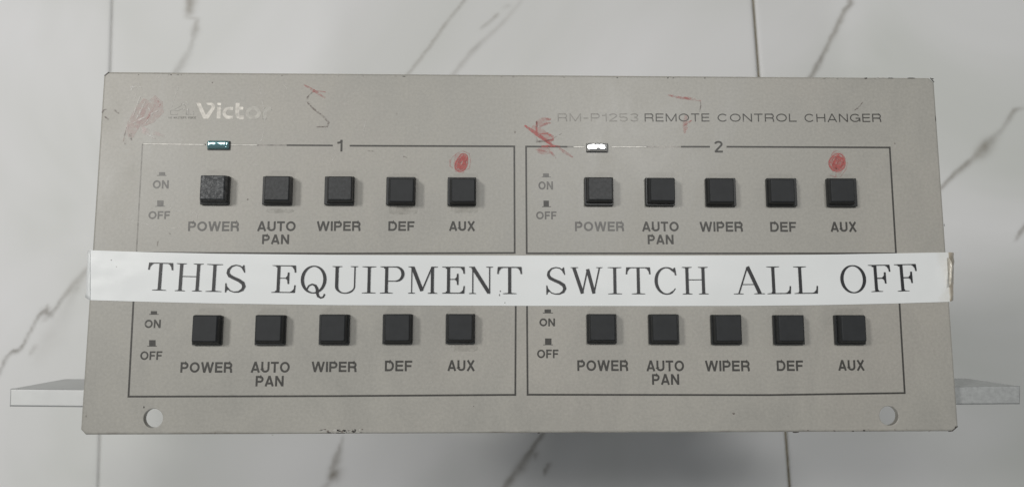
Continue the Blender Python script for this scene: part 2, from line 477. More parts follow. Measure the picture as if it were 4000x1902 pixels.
# side brackets: an aluminium angle, front flange and tapered top flange running back
def bracket(tl, tr, bl, br, far, mat, sgn):
    z0 = -.0045; t = .0014; zb = z0 - .024
    TL, TR, BL, BR = [P2(*q, z0) for q in (tl, tr, bl, br)]
    m = MB()
    fr = [BL, BR, TR, TL]
    def lp(sc, z):
        cx = sum(p.x for p in fr) / 4; cy = sum(p.y for p in fr) / 4
        return [(cx + (p.x - cx) * (1 - sc / abs(p.x - cx)), cy + (p.y - cy) * (1 - sc / abs(p.y - cy)), z) for p in fr]
    m.loops([lp(0, z0 - t), lp(0, z0 - .0004), lp(.00008, z0 - .0002), lp(.0002, z0 - .00008), lp(.0004, z0)])
    o = under(m.build('side_bracket', mat))
    fa, fb = [P2(*q, zb) for q in far]
    # top flange: sheet below the top edge line, running back to zb
    pts = [TL, TR, fb, fa]; zz = [z0 - t * .5, z0 - t * .5, zb, zb]
    v = [(p.x, p.y - .0001, z) for p, z in zip(pts, zz)] + [(p.x, p.y - .0014, z) for p, z in zip(pts, zz)]
    g = MB(); g.add(v, [[0, 1, 2, 3], [7, 6, 5, 4], [0, 4, 5, 1], [1, 5, 6, 2], [2, 6, 7, 3], [3, 7, 4, 0]])
    me2 = link('bracket_flange', mesh('bracket_flange', g.v, g.f), mat); me2.parent = o
    return o
bracket((38, 1517), (560, 1522), (35, 1587), (560, 1592), ((255, 1478), (620, 1479)), M['alu'], -1)
bracket((3300, 1512), (3988, 1506.5), (3300, 1585), (3987, 1578), ((3250, 1474), (3775, 1476)), M['alu_dull'], 1)

# ------------------------------------------------------------------ push buttons
ZC = .0032
buttons = [ # base x0,x1,y0,y1 ; cap x0,x1,y0,y1 ; worn
 (789,900,691,801, 781,875.5,685,779, 2), (1030,1144,693,802, 1033,1128.5,688,782, 1), (1271,1385.5,693,802, 1281.6,1373,689,781, 1),
 (1511,1624,695,803, 1523,1615,698,788, 0), (1749.5,1860,696,805, 1764,1855,698,788, 0),
 (2282,2393.5,696,805, 2300,2393,693,781, 1), (2518.5,2632,698,806, 2542.6,2637,695,784.5, 0), (2754,2870,699,807.5, 2773,2867,698,789, 0),
 (2991,3107,699.5,808, 3012.6,3104.6,700,789, 0), (3226,3340.5,700,809, 3247,3338.5,700,788, 0),
 (758,872,1233,1347, 750,846,1232.5,1334, 0), (1001,1119,1231,1347, 998,1097,1232,1332, 0), (1249.7,1367,1228.6,1345, 1252,1347,1230,1332, 0),
 (1497,1613,1227.5,1343, 1503.4,1599.6,1229,1331, 0), (1742.4,1855.7,1226,1342, 1751.7,1845,1229,1328, 0),
 (2291,2406,1226.5,1341.5, 2306.5,2403.5,1229,1329, 0), (2532,2649,1228,1343, 2551,2647,1229.5,1331, 0), (2775,2892,1229,1344.6, 2798.5,2897,1232,1332, 0),
 (3017.6,3135.5,1230.5,1345, 3044,3141,1233,1332, 0), (3256,3372.6,1230.5,1345, 3289,3384,1233,1332, 0)]
names = ['POWER', 'AUTO PAN', 'WIPER', 'DEF', 'AUX']
for k, (x0, x1, y0, y1, u0, u1, v0, v1, worn) in enumerate(buttons):
    ym = (y0 + y1) / 2; xm = (x0 + x1) / 2
    L_, R_ = P2(x0, ym), P2(x1, ym); T_, B_ = P2(xm, y0), P2(xm, y1)
    bc = (L_ + R_) / 2; by = (T_ + B_) / 2; hx = (R_.x - L_.x) / 2; hy = (T_.y - B_.y) / 2
    cx_, cy_ = bc.x, by.y
    m = MB()
    m.loops([rrect(cx_, cy_, hx, hy, .0002, -.0008), rrect(cx_, cy_, hx, hy, .0002, .00095), rrect(cx_, cy_, hx - .00012, hy - .00012, .0002, .00110)])
    b_ = under(m.build('push_button', M['black']))
    vm = (v0 + v1) / 2; um = (u0 + u1) / 2
    cL, cR, cT, cB = P2(u0, vm, ZC), P2(u1, vm, ZC), P2(um, v0, ZC), P2(um, v1, ZC)
    tx = (cL.x + cR.x) / 2; ty = (cT.y + cB.y) / 2; qx = (cR.x - cL.x) / 2; qy = (cT.y - cB.y) / 2
    lx = cx_ + (tx - cx_) * .5; ly = cy_ + (ty - cy_) * .5       # the cap leans a little in its guide
    px_ = min(hx, qx + .0004) ; py_ = min(hy, qy + .0004)
    m = MB(); r = .00026
    rot = random.uniform(-.008, .008)
    lo = [rrect(lx, ly, px_, py_, r, .0011, 4, rot), rrect(lx + (tx - lx) * .8, ly + (ty - ly) * .8, qx + .00012, qy + .00012, r, ZC - .0006, 4, rot),
          rrect(tx, ty, qx + .00002, qy + .00002, r, ZC - .00025, 4, rot), rrect(tx, ty, qx - .00010, qy - .00010, r, ZC - .00007, 4, rot),
          rrect(tx, ty, qx - .00022, qy - .00022, r * .8, ZC, 4, rot)]
    m.loops(lo)
    cp = m.build('button_cap', (M['cap'], M['cap_semi'], M['cap_worn'])[worn], b_, True)
    cp.data.polygons[-1].use_smooth = False
    if worn == 2: b_['label'] = 'push button polished shiny by wear'

# ------------------------------------------------------------------ indicator lenses
def lens(x0, x1, y0, y1, mat, label, name):
    a, b2, t, bo = P2(x0, (y0 + y1) / 2, .0009), P2(x1, (y0 + y1) / 2, .0009), P2((x0 + x1) / 2, y0, .0009), P2((x0 + x1) / 2, y1, .0009)
    cx_, cy_ = (a.x + b2.x) / 2, (t.y + bo.y) / 2; hx, hy = (b2.x - a.x) / 2, (t.y - bo.y) / 2
    s_ = MB(); s_.loops([rrect(cx_ + .0001, cy_ - .00012, hx + .00022, hy + .00018, .0002, -.0004), rrect(cx_ + .0001, cy_ - .00012, hx + .00022, hy + .00018, .0002, .00012)])
    bez = under(s_.build('indicator_lamp', M['black'])); bez['label'] = label
    m = MB(); lo = []
    nx, ny = 26, 10
    v = []; f = []
    for j in range(ny + 1):
        for i in range(nx + 1):
            u, w_ = i / nx * 2 - 1, j / ny * 2 - 1
            z = .0010 - .00030 * abs(w_) ** 7 - .00030 * abs(u) ** 14 - name[0] * .00012 * (w_ - .2) ** 2 * (w_ < .2) + name[1] * .000035 * math.sin(u * 4.2 + 1.3 * w_) + name[1] * .000012 * math.sin(u * 11 + w_ * 3)
            v.append((cx_ + u * hx, cy_ + w_ * hy, z))
    for j in range(ny):
        for i in range(nx):
            q = j * (nx + 1) + i; f.append([q, q + 1, q + nx + 2, q + nx + 1])
    ring = [i for i in range(nx + 1)] + [(j) * (nx + 1) + nx for j in range(1, ny + 1)] + [ny * (nx + 1) + i for i in range(nx - 1, -1, -1)] + [j * (nx + 1) for j in range(ny - 1, 0, -1)]
    n0 = len(v); v += [(v[i][0], v[i][1], .0001) for i in ring]
    for i in range(len(ring)):
        j = (i + 1) % len(ring); f.append([ring[i], n0 + i, n0 + j, ring[j]])
    m.add(v, f); o = m.build('lens', mat, bez, True)
    return bez
m_, nt, b = nodes('teal_lens'); b.inputs['Base Color'].default_value = (.22, .40, .43, 1); b.inputs['Roughness'].default_value = .10
b.inputs['Specular IOR Level'].default_value = .9; b.inputs['Metallic'].default_value = .6; M['teal'] = m_
m_, nt, b = nodes('clear_silver_lens'); b.inputs['Base Color'].default_value = (.92, .92, .91, 1); b.inputs['Roughness'].default_value = .13
b.inputs['Metallic'].default_value = .85; M['silver'] = m_
lens(808, 891, 549, 580, M['teal'], 'teal tinted indicator lamp in the top line of the left frame', (1, .5))
lens(2293, 2372, 558, 589, M['silver'], 'bright clear indicator lamp in the top line of the right frame', (0, .55))

# ------------------------------------------------------------------ lettering
def arc(cx, cy, rx, ry, a0, a1, n=8):
    return [(cx + rx * math.cos(math.radians(a0 + (a1 - a0) * i / n)), cy + ry * math.sin(math.radians(a0 + (a1 - a0) * i / n))) for i in range(n + 1)]
GW = dict(P=.80, O=1.0, W=1.28, E=.76, R=.86, A=.92, U=.84, T=.80, N=.86, I=.18, D=.86, F=.70, X=.88, C=.95, L=.70, H=.86, G=1.0, M=1.04, S=.8, V=.9)
GW.update({'-': .45, '1': .42, '2': .74, '3': .74, '5': .74, "'": .18, ' ': .42})
def glyph(ch, w, hx, hy):
    """centre lines of a plain grotesque letter in a w x 1 box; hx, hy half stroke"""
    x0, x1, y0, y1 = hx, w - hx, hy, 1 - hy; m = .52
    r = .23
    if ch == 'P': return [[(x0, 0), (x0, 1)], [(x0, y1), (x1 - r, y1)] + arc(x1 - r, (y1 + .44) / 2, r, (y1 - .44) / 2, 90, -90) + [(x0, .44)]]
    if ch == 'R': return [[(x0, 0), (x0, 1)], [(x0, y1), (x1 - r, y1)] + arc(x1 - r, (y1 + .47) / 2, r * .9, (y1 - .47) / 2, 90, -90) + [(x0, .47)],
                          [(w * .55, .47), (x1 - .10, .42), (x1 - .03, .28), (x1 - .02, .1), (x1 + .01, 0)]]
    if ch == 'O': return ['c', arc(w / 2, .5, w / 2 - hx, .5 - hy, 0, 345, 23)]
    if ch == 'W':
        return [[(hx * .9, 1), (w * .27, 0)], [(w * .27, 0), (w * .5, 1)], [(w * .5, 1), (w * .73, 0)], [(w * .73, 0), (w - hx * .9, 1)]]
    if ch == 'E': return [[(x0, 0), (x0, 1)], [(x0, y1), (w, y1)], [(x0, y0), (w, y0)], [(x0, m), (w * .93, m)]]
    if ch == 'F': return [[(x0, 0), (x0, 1)], [(x0, y1), (w, y1)], [(x0, m - .03), (w * .9, m - .03)]]
    if ch == 'A': return [[(hx * .9, 0), (w / 2, 1)], [(w / 2, 1), (w - hx * .9, 0)], [(w * .2, .28), (w * .8, .28)]]
    if ch == 'U': return [[(x0, 1), (x0, .34)] + arc(w / 2, .34, w / 2 - hx, .34 - hy, 180, 360) + [(x1, 1)]]
    if ch == 'T': return [[(w / 2, 0), (w / 2, 1 - hy)], [(0, y1), (w, y1)]]
    if ch == 'N': return [[(x0, 0), (x0, 1)], [(x1, 0), (x1, 1)], [(x0 * 1.1, 1 - hy * .4), (w - x0 * 1.1, hy * .4)]]
    if ch == 'M': return [[(x0, 0), (x0, 1)], [(x1, 0), (x1, 1)], [(x0, .98), (w / 2, .04)], [(w / 2, .04), (x1, .98)]]
    if ch == 'I': return [[(w / 2, 0), (w / 2, 1)]]
    if ch == 'L': return [[(x0, 0), (x0, 1)], [(x0, y0), (w, y0)]]
    if ch == 'H': return [[(x0, 0), (x0, 1)], [(x1, 0), (x1, 1)], [(x0, m), (x1, m)]]
    if ch == 'D': return [[(x0, 0), (x0, 1)], [(x0, y1), (w * .5, y1)] + arc(w * .5, .5, w * .5 - hx, .5 - hy, 90, -90, 10) + [(x0, y0)]]
    if ch == 'X': return [[(hx * .9, 0), (w - hx * 1.1, 1)], [(hx * 1.1, 1), (w - hx * .9, 0)]]
    if ch == 'V': return [[(hx * .9, 1), (w / 2, 0)], [(w / 2, 0), (w - hx * .9, 1)]]
    if ch == 'C': return [arc(w / 2, .5, w / 2 - hx, .5 - hy, 38, 322, 18)]
    if ch == 'G': return [arc(w / 2, .5, w / 2 - hx, .5 - hy, 38, 345, 18), [(w * .55, .46), (w, .46)], [(x1, .46), (x1, .05)]]
    if ch == 'S': return [arc(w / 2, .74, w / 2 - hx, .26 - hy, 20, 260, 12) + arc(w / 2, .27, w / 2 - hx, .27 - hy, 80, -160, 12)]
    if ch == '-': return [[(0, .42), (w, .42)]]
    if ch == "'": return [[(w / 2, .7), (w / 2, 1)]]
    if ch == '1': return [[(x1, 0), (x1, 1)], [(0, .74), (x1 - .08, .78), (x1, .99)]]
    if ch == '2': return [arc(w / 2, .72, w / 2 - hx, .28 - hy, 170, -30, 12) + [(w * .35, .28), (x0, .08)], [(x0 * .3, y0), (w, y0)]]
    if ch == '3': return [arc(w / 2, .75, w / 2 - hx, .25 - hy, 160, -90, 12), arc(w / 2, .28, w / 2 - hx, .28 - hy, 90, -160, 12)]
    if ch == '5': return [[(w * .95, y1), (x0, y1), (x0, .52)] + arc(w / 2, .31, w / 2 - hx, .31 - hy, 135, -160, 14)]
    return []
def letter(m, ch, a, b, h, up, stroke, z, yoff=0):
    """letter box from a to b along the baseline, height h along up"""
    u = (b - a); wid = u.length; u = u / wid
    w = wid / h
    hs = stroke / 2 / h
    g = glyph(ch, w, hs, hs)
    closed = False
    for st in g:
        if st == 'c': closed = True; continue
        pts = [a + u * (x * h) + up * (y * h) for x, y in st]
        m.ribbon(pts, stroke * (1.0 if not closed else 1.0), z, closed)
def word(text, x0, x1, yt, yb, stroke, mat, gap=.13, z=.00002, parent=None, gw=None, tilt=0.0):
    """text between the photo columns x0..x1, top row yt, baseline row yb"""
    ym = (yt + yb) / 2
    A, B = P2(x0, ym + tilt), P2(x1, ym - tilt); xm = (x0 + x1) / 2
    h = (P2(xm, yt) - P2(xm, yb)).length
    u = (B - A).normalized(); up = Vector((-u.y, u.x))
    A0 = A - up * h / 2; total = (B - A).length
    ws = [(gw or GW)[c] for c in text]; nat = sum(ws) + gap * (len(text) - 1); k = total / nat
    m = MB(); x = 0
    for c_, w_ in zip(text, ws):
        if c_ != ' ': letter(m, c_, A0 + u * (x * k), A0 + u * ((x + w_) * k), h, up, stroke, z)
        x += w_ + gap
    o = m.build('lettering', mat, parent or panel)
    return o
ST = .00049
INK, GLARE = M['ink'], M['glare_ink']
for t, x0, x1, yt, yb, mt in [
    ('ON', 597, 659, 704.5, 737, GLARE), ('OFF', 580, 664, 825, 856, GLARE), ('POWER', 735, 934, 865, 903, GLARE), ('AUTO', 1005, 1155, 864.5, 903, INK), ('PAN', 1024, 1129.5, 916, 953.6, INK),
    ('WIPER', 1237.5, 1409, 864.5, 902, INK), ('DEF', 1517, 1619, 864.5, 902, INK), ('AUX', 1754, 1856, 864.5, 902, INK),
    ('ON', 2103, 2160, 709, 741, GLARE), ('OFF', 2094, 2174, 826, 857, GLARE), ('POWER', 2246, 2438, 866, 903, GLARE), ('AUTO', 2508, 2651, 866, 904, INK), ('PAN', 2530, 2631, 917, 954, INK),
    ('WIPER', 2733, 2902, 866.5, 905, INK), ('DEF', 3008.5, 3110, 867, 905.5, INK), ('AUX', 3244, 3346, 867, 905.5, INK),
    ('ON', 565, 628, 1248, 1280.6, INK), ('OFF', 548, 633.5, 1371, 1405, INK), ('POWER', 705, 908, 1413.5, 1454.5, INK), ('AUTO', 980, 1132, 1412, 1454.5, INK), ('PAN', 998.5, 1108, 1467, 1508, INK),
    ('WIPER', 1217, 1393.6, 1411.5, 1452, INK), ('DEF', 1503.5, 1610, 1407.5, 1449, INK), ('AUX', 1748, 1855, 1406, 1448, INK),
    ('ON', 2107, 2168, 1243, 1274, INK), ('OFF', 2098, 2181.6, 1364.5, 1398, INK), ('POWER', 2255, 2454, 1406, 1448, INK), ('AUTO', 2525, 2672, 1407, 1449, INK), ('PAN', 2547, 2653, 1460, 1501.7, INK),
    ('WIPER', 2754, 2929, 1407.5, 1449, INK), ('DEF', 3034, 3137, 1407, 1448, INK), ('AUX', 3274, 3377, 1405.5, 1446.5, INK)]:
    small = t in ('ON', 'OFF')
    word(t, x0, x1, yt, yb, ST * (.82 if small else 1.0) , mt)
word('1', 1317.5, 1338, 547, 592.6, .00050, INK); word('2', 2790, 2823, 551, 596.6, .00050, INK)
# numbers of the lower frames sit under the tape
TS = .00025
word('RM-P1253', 2178.5, 2493, 444, 475.5, TS, M['outline'], .22)  # paler than its neighbours: lamp reflection put into the print colour
word('REMOTE', 2518, 2771, 444.5, 475.7, TS * 1.05, INK, .20)
word('CONTROL', 2803, 3111, 445, 476.5, TS * 1.1, INK, .20)
word('CHANGER', 3142.5, 3441.5, 445.5, 477.6, TS * 1.1, INK, .20)

# push-in / pop-out symbols
def symbol(xa, xb, yb, ua, ub, ut, mat):
    m = MB(); A, B = P2(xa, yb), P2(xb, yb)
    m.ribbon([A, B], .00016, .00002)
    m.poly([P2(ua, yb), P2(ub, yb), P2(ub, ut), P2(ua, ut)], .00002)
    m.build('switch_symbol', mat, panel)
for q in [(613, 650, 686, 621, 645, 673, GLARE), (607, 645, 806, 614, 639, 783, GLARE), (2116, 2152, 692, 2121, 2144, 678, GLARE), (2117.5, 2152.5, 807.6, 2123, 2144, 784, INK),
          (582.5, 620, 1227.5, 589, 613.5, 1214.7, INK), (575, 613.5, 1351.7, 582.5, 608, 1327.6, INK), (2120, 2160, 1222, 2127, 2152, 1208, INK), (2121.5, 2160, 1346, 2129, 2154, 1321, INK)]:
    symbol(*q)

# frame lines; the paler pieces paint lamp reflection in the groove
LW = .00045
def line(pts, mat, w_=LW, name='frame_line'):
    m = MB(); m.ribbon([P2(*p) for p in pts], w_, .00001); return m.build(name, mat, panel)
line([(557, 563), (802, 565.5)], M['outline'], .00042); line([(898, 567), (1010, 567.5)], M['outline'], .00042)
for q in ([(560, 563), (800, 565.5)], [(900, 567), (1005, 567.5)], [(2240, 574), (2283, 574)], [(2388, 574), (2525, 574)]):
    m = MB(); m.ribbon([P2(*p) for p in q], .00020, .00003); m.build('groove_glint', M['line_glint'], panel)
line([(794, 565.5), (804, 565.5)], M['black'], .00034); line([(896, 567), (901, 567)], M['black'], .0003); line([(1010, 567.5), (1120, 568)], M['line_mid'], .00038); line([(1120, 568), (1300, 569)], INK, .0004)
line([(1366, 570), (2009, 572.5), (2010.5, 988), (1300, 990.5), (533, 987)], INK)
line([(533, 985), (556.5, 564.5)], M['outline'], .00032)
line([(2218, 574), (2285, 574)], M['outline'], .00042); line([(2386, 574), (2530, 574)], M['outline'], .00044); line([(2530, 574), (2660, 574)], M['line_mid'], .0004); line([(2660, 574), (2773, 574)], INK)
line([(2217, 574), (2055, 573), (2057.5, 989.5), (3500, 990), (3475.5, 577), (2838, 574)], INK)
line([(1996, 1105), (2015, 1105), (2013, 1541), (1300, 1546), (502, 1548), (525, 1108), (1200, 1106)], INK)
line([(2800, 1106), (2058, 1105), (2061, 1540.5), (3000, 1542), (3534, 1534), (3509, 1105), (2900, 1106)], INK)

# brand word and emblem, coordinates measured on the photo at (620,370) with scale 500/2576
def Q(x, y): return P2(620 + x * .1941, 370 + y * .1941)
SV = M['silver_ink']
def blk(fn, mat=SV, name='brand_letter'):
    m = MB(); fn(m); return m.build(name, mat, panel)
blk(lambda m: m.poly([Q(*p) for p in [(755, 168), (840, 168), (948, 412), (1040, 300), (1062, 265), (1066, 238), (1050, 217), (985, 214), (948, 168), (1080, 168), (1122, 192), (1138, 238), (1122, 300), (1090, 345), (1000, 487), (898, 487)]], .00002))
blk(lambda m: (m.poly([Q(*p) for p in [(1182, 168), (1253, 168), (1253, 218), (1182, 218)]], .00002), m.poly([Q(*p) for p in [(1178, 250), (1252, 250), (1245, 487), (1165, 487)]], .00002)))
blk(lambda m: m.ribbon([Q(*p) for p in [(1497, 283), (1405, 283), (1350, 305), (1322, 345), (1318, 385), (1338, 430), (1375, 456), (1425, 463), (1502, 463)]], .00081, .00002))
blk(lambda m: (m.ribbon([Q(*p) for p in [(1590, 170), (1582, 300), (1580, 395), (1600, 440), (1645, 463), (1715, 463)]], .00098, .00002), m.ribbon([Q(1610, 278), Q(1702, 278)], .00075, .00002)))
M['silver_dim'] = simple('unlit_metal_lettering', (.36, .35, .32), .46, .2, 700, .2, .6)  # darker copy of the letter metal, painted as outside the lamp reflection
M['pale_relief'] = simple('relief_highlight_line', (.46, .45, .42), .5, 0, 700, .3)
blk(lambda m: m.ribbon([Q(1903 + 118 * math.cos(a * math.pi / 16), 371 + 98 * math.sin(a * math.pi / 16)) for a in range(32)], .00098, .00002, True), M['silver_dim'])
blk(lambda m: (m.ribbon([Q(2130, 490), Q(2138, 385), Q(2148, 325), Q(2180, 290), Q(2268, 285)], .00095, .00002)), M['silver_dim'])
for rg in ([(1903 + 158 * math.cos(a * math.pi / 16), 371 + 134 * math.sin(a * math.pi / 16)) for a in range(33)], [(1903 + 80 * math.cos(a * math.pi / 16), 371 + 66 * math.sin(a * math.pi / 16)) for a in range(33)],
           [(2090, 492), (2098, 350), (2140, 268), (2190, 254), (2250, 254), (2280, 315), (2185, 320), (2172, 400), (2168, 495), (2090, 495)]):
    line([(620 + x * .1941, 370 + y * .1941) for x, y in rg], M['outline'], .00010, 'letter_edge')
for pts in ([(235, 405), (375, 408), (385, 380)], [(235, 400), (240, 320), (300, 315), (360, 330)], [(320, 300), (450, 230), (470, 180)], [(360, 335), (480, 290), (520, 300)], [(470, 190), (520, 210), (545, 240)],
            [(545, 245), (560, 400)], [(600, 290), (610, 400), (660, 405)], [(690, 330), (710, 380), (690, 408)], [(540, 400), (600, 405)]):
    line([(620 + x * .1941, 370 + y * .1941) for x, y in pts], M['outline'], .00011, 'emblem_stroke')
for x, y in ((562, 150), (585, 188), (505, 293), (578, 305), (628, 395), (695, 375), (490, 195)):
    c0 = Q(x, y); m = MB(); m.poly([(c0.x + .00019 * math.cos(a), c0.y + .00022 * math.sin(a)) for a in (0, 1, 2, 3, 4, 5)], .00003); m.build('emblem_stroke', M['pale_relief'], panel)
word("HIS MASTER'S VOICE", 658, 764, 456.5, 464, .00007, M['outline'], .25)

# ------------------------------------------------------------------ crayon scribbles, scuffs and chips
def marks(name, strokes, mat, z=.00006, label=None):
    for k, (w_, pts) in enumerate(strokes):
        m = MB(); q = [P2(*p) for p in pts]
        if len(q) == 2: q = [q[0].lerp(q[1], i / 4) for i in range(5)]
        ws = [w_ * random.uniform(.8, 1.15) for _ in q]; ws[0] *= .6; ws[-1] *= .5
        m.ribbon(q, ws, z + k * 2e-6)
        o = m.build(name, mat, panel)
def Z1(x, y): return (300 + x * .3882, 250 + y * .3882)
def Z2(x, y): return (1300 + x * .3882, 250 + y * .3882)
def Z3(x, y): return (2000 + x * .3882, 250 + y * .3882)
def Z4(x, y): return (2900 + x * .427, 250 + y * .427)
# letter K or R rubbed at top left
marks('crayon_scribble', [(.0026, [Z1(760, 340), Z1(820, 400), Z1(820, 470), Z1(740, 560), Z1(640, 620)]), (.0030, [Z1(700, 360), Z1(640, 470), Z1(570, 610), Z1(540, 740)]),
                         (.0026, [Z1(760, 400), Z1(700, 500), Z1(600, 640)])], M['pale_smudge'], .00004)
marks('crayon_scribble', [(.0009, [Z1(790, 350), Z1(835, 400), Z1(838, 440)]), (.0011, [Z1(640, 640), Z1(760, 690), Z1(890, 730)]), (.0008, [Z1(600, 650), Z1(700, 700), Z1(790, 755)]),
                         (.0006, [Z1(530, 580), Z1(490, 690), Z1(470, 790)])], M['rub'], .00007)
marks('crayon_scribble', [(.0004, [Z1(815, 370), Z1(836, 410), Z1(828, 440)]), (.0003, [Z1(740, 500), Z1(690, 590)])], M['crayon_soft'], .00009)
marks('scratch', [(.0004, [Z1(690, 380), Z1(600, 560)]), (.0004, [Z1(720, 440), Z1(760, 500), Z1(690, 600)]), (.0005, [Z1(560, 600), Z1(640, 560), Z1(820, 470)]), (.0004, [Z1(630, 660), Z1(790, 752)]),
                  (.0004, [Z1(540, 240), Z1(600, 235), Z1(660, 240)]), (.0003, [Z1(640, 330), Z1(560, 540)])], M['scratch'], .00010)
marks('scuff', [(.0004, [Z1(250, 500), Z1(270, 465), Z1(300, 458)]), (.0005, [Z1(280, 530), Z1(310, 555), Z1(335, 572)]), (.0005, [Z1(375, 465), Z1(425, 500)]), (.0002, [Z1(500, 640), Z1(468, 780)]), (.0007, [Z1(482, 812), Z1(496, 806)]), (.0006, [Z1(540, 700), Z1(548, 780)])], M['grey_mark'])
# short red stroke and S right of the brand word
marks('crayon_scribble', [(.0007, [Z1(2285, 210), Z1(2380, 268), Z1(2500, 345)]), (.0005, [Z1(2370, 285), Z1(2420, 275), Z1(2505, 285)])], M['crayon_soft'])
marks('crayon_scribble', [(.0006, [Z1(2375, 265), Z1(2400, 278)])], M['crayon'], .00008)
marks('scuff', [(.0004, [Z1(2370, 285), Z1(2320, 340), Z1(2325, 395), Z1(2390, 460), Z1(2480, 530), Z1(2535, 590), Z1(2515, 635), Z1(2410, 635)])], M['grey_mark'])
# red cross marks left of the model number
marks('crayon_scribble', [(.0028, [Z2(2000, 640), Z2(2100, 700), Z2(2200, 790)]), (.0024, [Z2(2050, 600), Z2(2180, 570)]), (.0022, [Z2(2060, 870), Z2(2190, 880)])], M['crayon_haze'], .00004)
marks('crayon_scribble', [(.0009, [Z2(1930, 620), Z2(2050, 705), Z2(2150, 775), Z2(2210, 815)]), (.0006, [Z2(2052, 575), Z2(2048, 640), Z2(2055, 710)]), (.0005, [Z2(2085, 705), Z2(2160, 700), Z2(2215, 735), Z2(2215, 765), Z2(2130, 780)]),
                         (.0008, [Z2(2100, 830), Z2(2210, 825), Z2(2285, 832)]), (.0005, [Z2(2070, 710), Z2(2160, 790), Z2(2230, 830)])], M['crayon'])
marks('crayon_scribble', [(.0007, [Z2(2265, 840), Z2(2330, 885), Z2(2415, 940)]), (.0006, [Z2(2165, 850), Z2(2200, 895), Z2(2245, 950)]), (.0005, [Z2(2080, 640), Z2(2130, 605), Z2(2195, 595)]), (.0006, [Z2(2140, 555), Z2(2195, 560)]), (.0005, [Z2(2040, 860), Z2(2150, 885)])], M['crayon_soft'], .00007)
marks('scuff', [(.0004, [Z2(2050, 575), Z2(2052, 640)]), (.0005, [Z2(2045, 740), Z2(2055, 785), Z2(2150, 775), Z2(2225, 755)]), (.0002, [Z2(2225, 745), Z2(2305, 700)])], M['grey_mark'], .00009)
# red stroke above REMOTE and smears below
marks('crayon_scribble', [(.0006, [Z3(1570, 315), Z3(1660, 335), Z3(1760, 348), Z3(1850, 360), Z3(1900, 375)])], M['crayon_soft'])
marks('crayon_scribble', [(.0005, [Z3(1700, 342), Z3(1780, 352)]), (.0006, [Z3(1725, 622), Z3(1755, 600), Z3(1810, 570)])], M['crayon_soft'], .00008)
marks('crayon_scribble', [(.0011, [Z3(1750, 520), Z3(1740, 620), Z3(1738, 700)]), (.0009, [Z3(1740, 640), Z3(1765, 660)])], M['crayon_haze'], .00004)
marks('scuff', [(.0003, [Z3(1895, 378), Z3(1900, 420), Z3(1885, 490)]), (.00035, [(3337, 432), (3352, 422), (3370, 400)])], M['grey_mark'])
# scribbled red dots over the two AUX buttons
def dot(fn, cx, cy, rx, ry, tilt, lines, seed):
    rr_ = random.Random(seed); m = MB()
    for k in range(lines):
        ph = rr_.uniform(0, 6.28); ox, oy = rr_.uniform(-.28, .28) * rx, rr_.uniform(-.2, .2) * ry
        sa, sb = rr_.uniform(.2, .72) , rr_.uniform(.45, .82); t2 = tilt + rr_.uniform(-.35, .35)
        if k < 2: ox = oy = 0; sa, sb = .95, .98
        pts = []
        for i in range(20):
            a = ph + i * .33; X = math.cos(a) * rx * sa * (1 + .08 * math.sin(3 * a)); Y = math.sin(a) * ry * sb
            pts.append(P2(*fn(cx + ox + X * math.cos(t2) - Y * math.sin(t2), cy + oy + X * math.sin(t2) + Y * math.cos(t2))))
        m.ribbon(pts, .00020, .00005)
    return m.build('crayon_scribble', M['crayon'], panel)
dot(Z2, 1298, 995, 62, 96, .42, 17, 1)['label'] = 'red crayon dot scribbled above the left AUX button'
dot(Z4, 868, 903, 78, 84, .4, 20, 2)['label'] = 'denser red crayon dot scribbled above the right AUX button'
marks('crayon_scribble', [(.0002, [Z2(1180, 1010), Z2(1190, 950), Z2(1250, 900), Z2(1310, 878), Z2(1375, 905), Z2(1385, 980), Z2(1375, 1050), Z2(1330, 1070)]), (.0002, [Z2(1175, 960), Z2(1180, 1030), Z2(1210, 1050)])], M['crayon_soft'])
marks('crayon_scribble', [(.0002, [Z4(800, 1020), Z4(850, 1035), Z4(900, 1030), Z4(950, 960), Z4(960, 900)]), (.0002, [Z4(855, 990), Z4(855, 1030)]), (.0002, [Z4(800, 860), Z4(830, 805), Z4(870, 792), Z4(900, 815)])], M['crayon_soft'])
marks('crayon_scribble', [(.0042, [Z2(1275, 900), Z2(1290, 1000), Z2(1275, 1095)])], M['crayon_haze'], .00004)
marks('crayon_scribble', [(.0048, [Z4(870, 810), Z4(868, 900), Z4(865, 1000)])], M['crayon_haze'], .00004)
# pale scratches on the left
marks('scratch', [(.00013, [Z1(1820, 170), Z1(1860, 330), Z1(1890, 500), Z1(1895, 640), Z1(1860, 770), Z1(1800, 810)]),
                  (.0002, [(468, 837), (500, 853), (550, 870), (600, 884), (670, 893), (740, 888)]), (.0002, [(690, 822), (730, 830), (772, 835), (768, 862)]), (.00018, [(605, 752), (606, 775), (590, 772)]),
                  (.0002, [(660, 818), (672, 812), (682, 802)])], M['scratch'])
line([(408, 297), (426, 282.5)], M['edge_dark'], .00022, 'bare_edge'); line([(3634, 305.5), (3648.5, 322)], M['edge_dark'], .00026, 'bare_edge')
line([(3720, 1682), (3741, 1664)], M['edge_dark'], .00022, 'bare_edge')
def ZZ(x0, y0, s): return lambda x, y: (x0 + x * s, y0 + y * s)
E1 = ZZ(500, 600, .3265)
marks('scuff', [(.0003, [E1(350, 1105), E1(358, 1060), E1(370, 1035)]), (.0003, [E1(470, 930), E1(510, 965)]), (.0004, [E1(1425, 545), E1(1440, 555)]), (.0003, [(1575, 612), (1592, 617)]), (.0002, [(1437, 590), (1462, 592)])], M['grey_mark'])
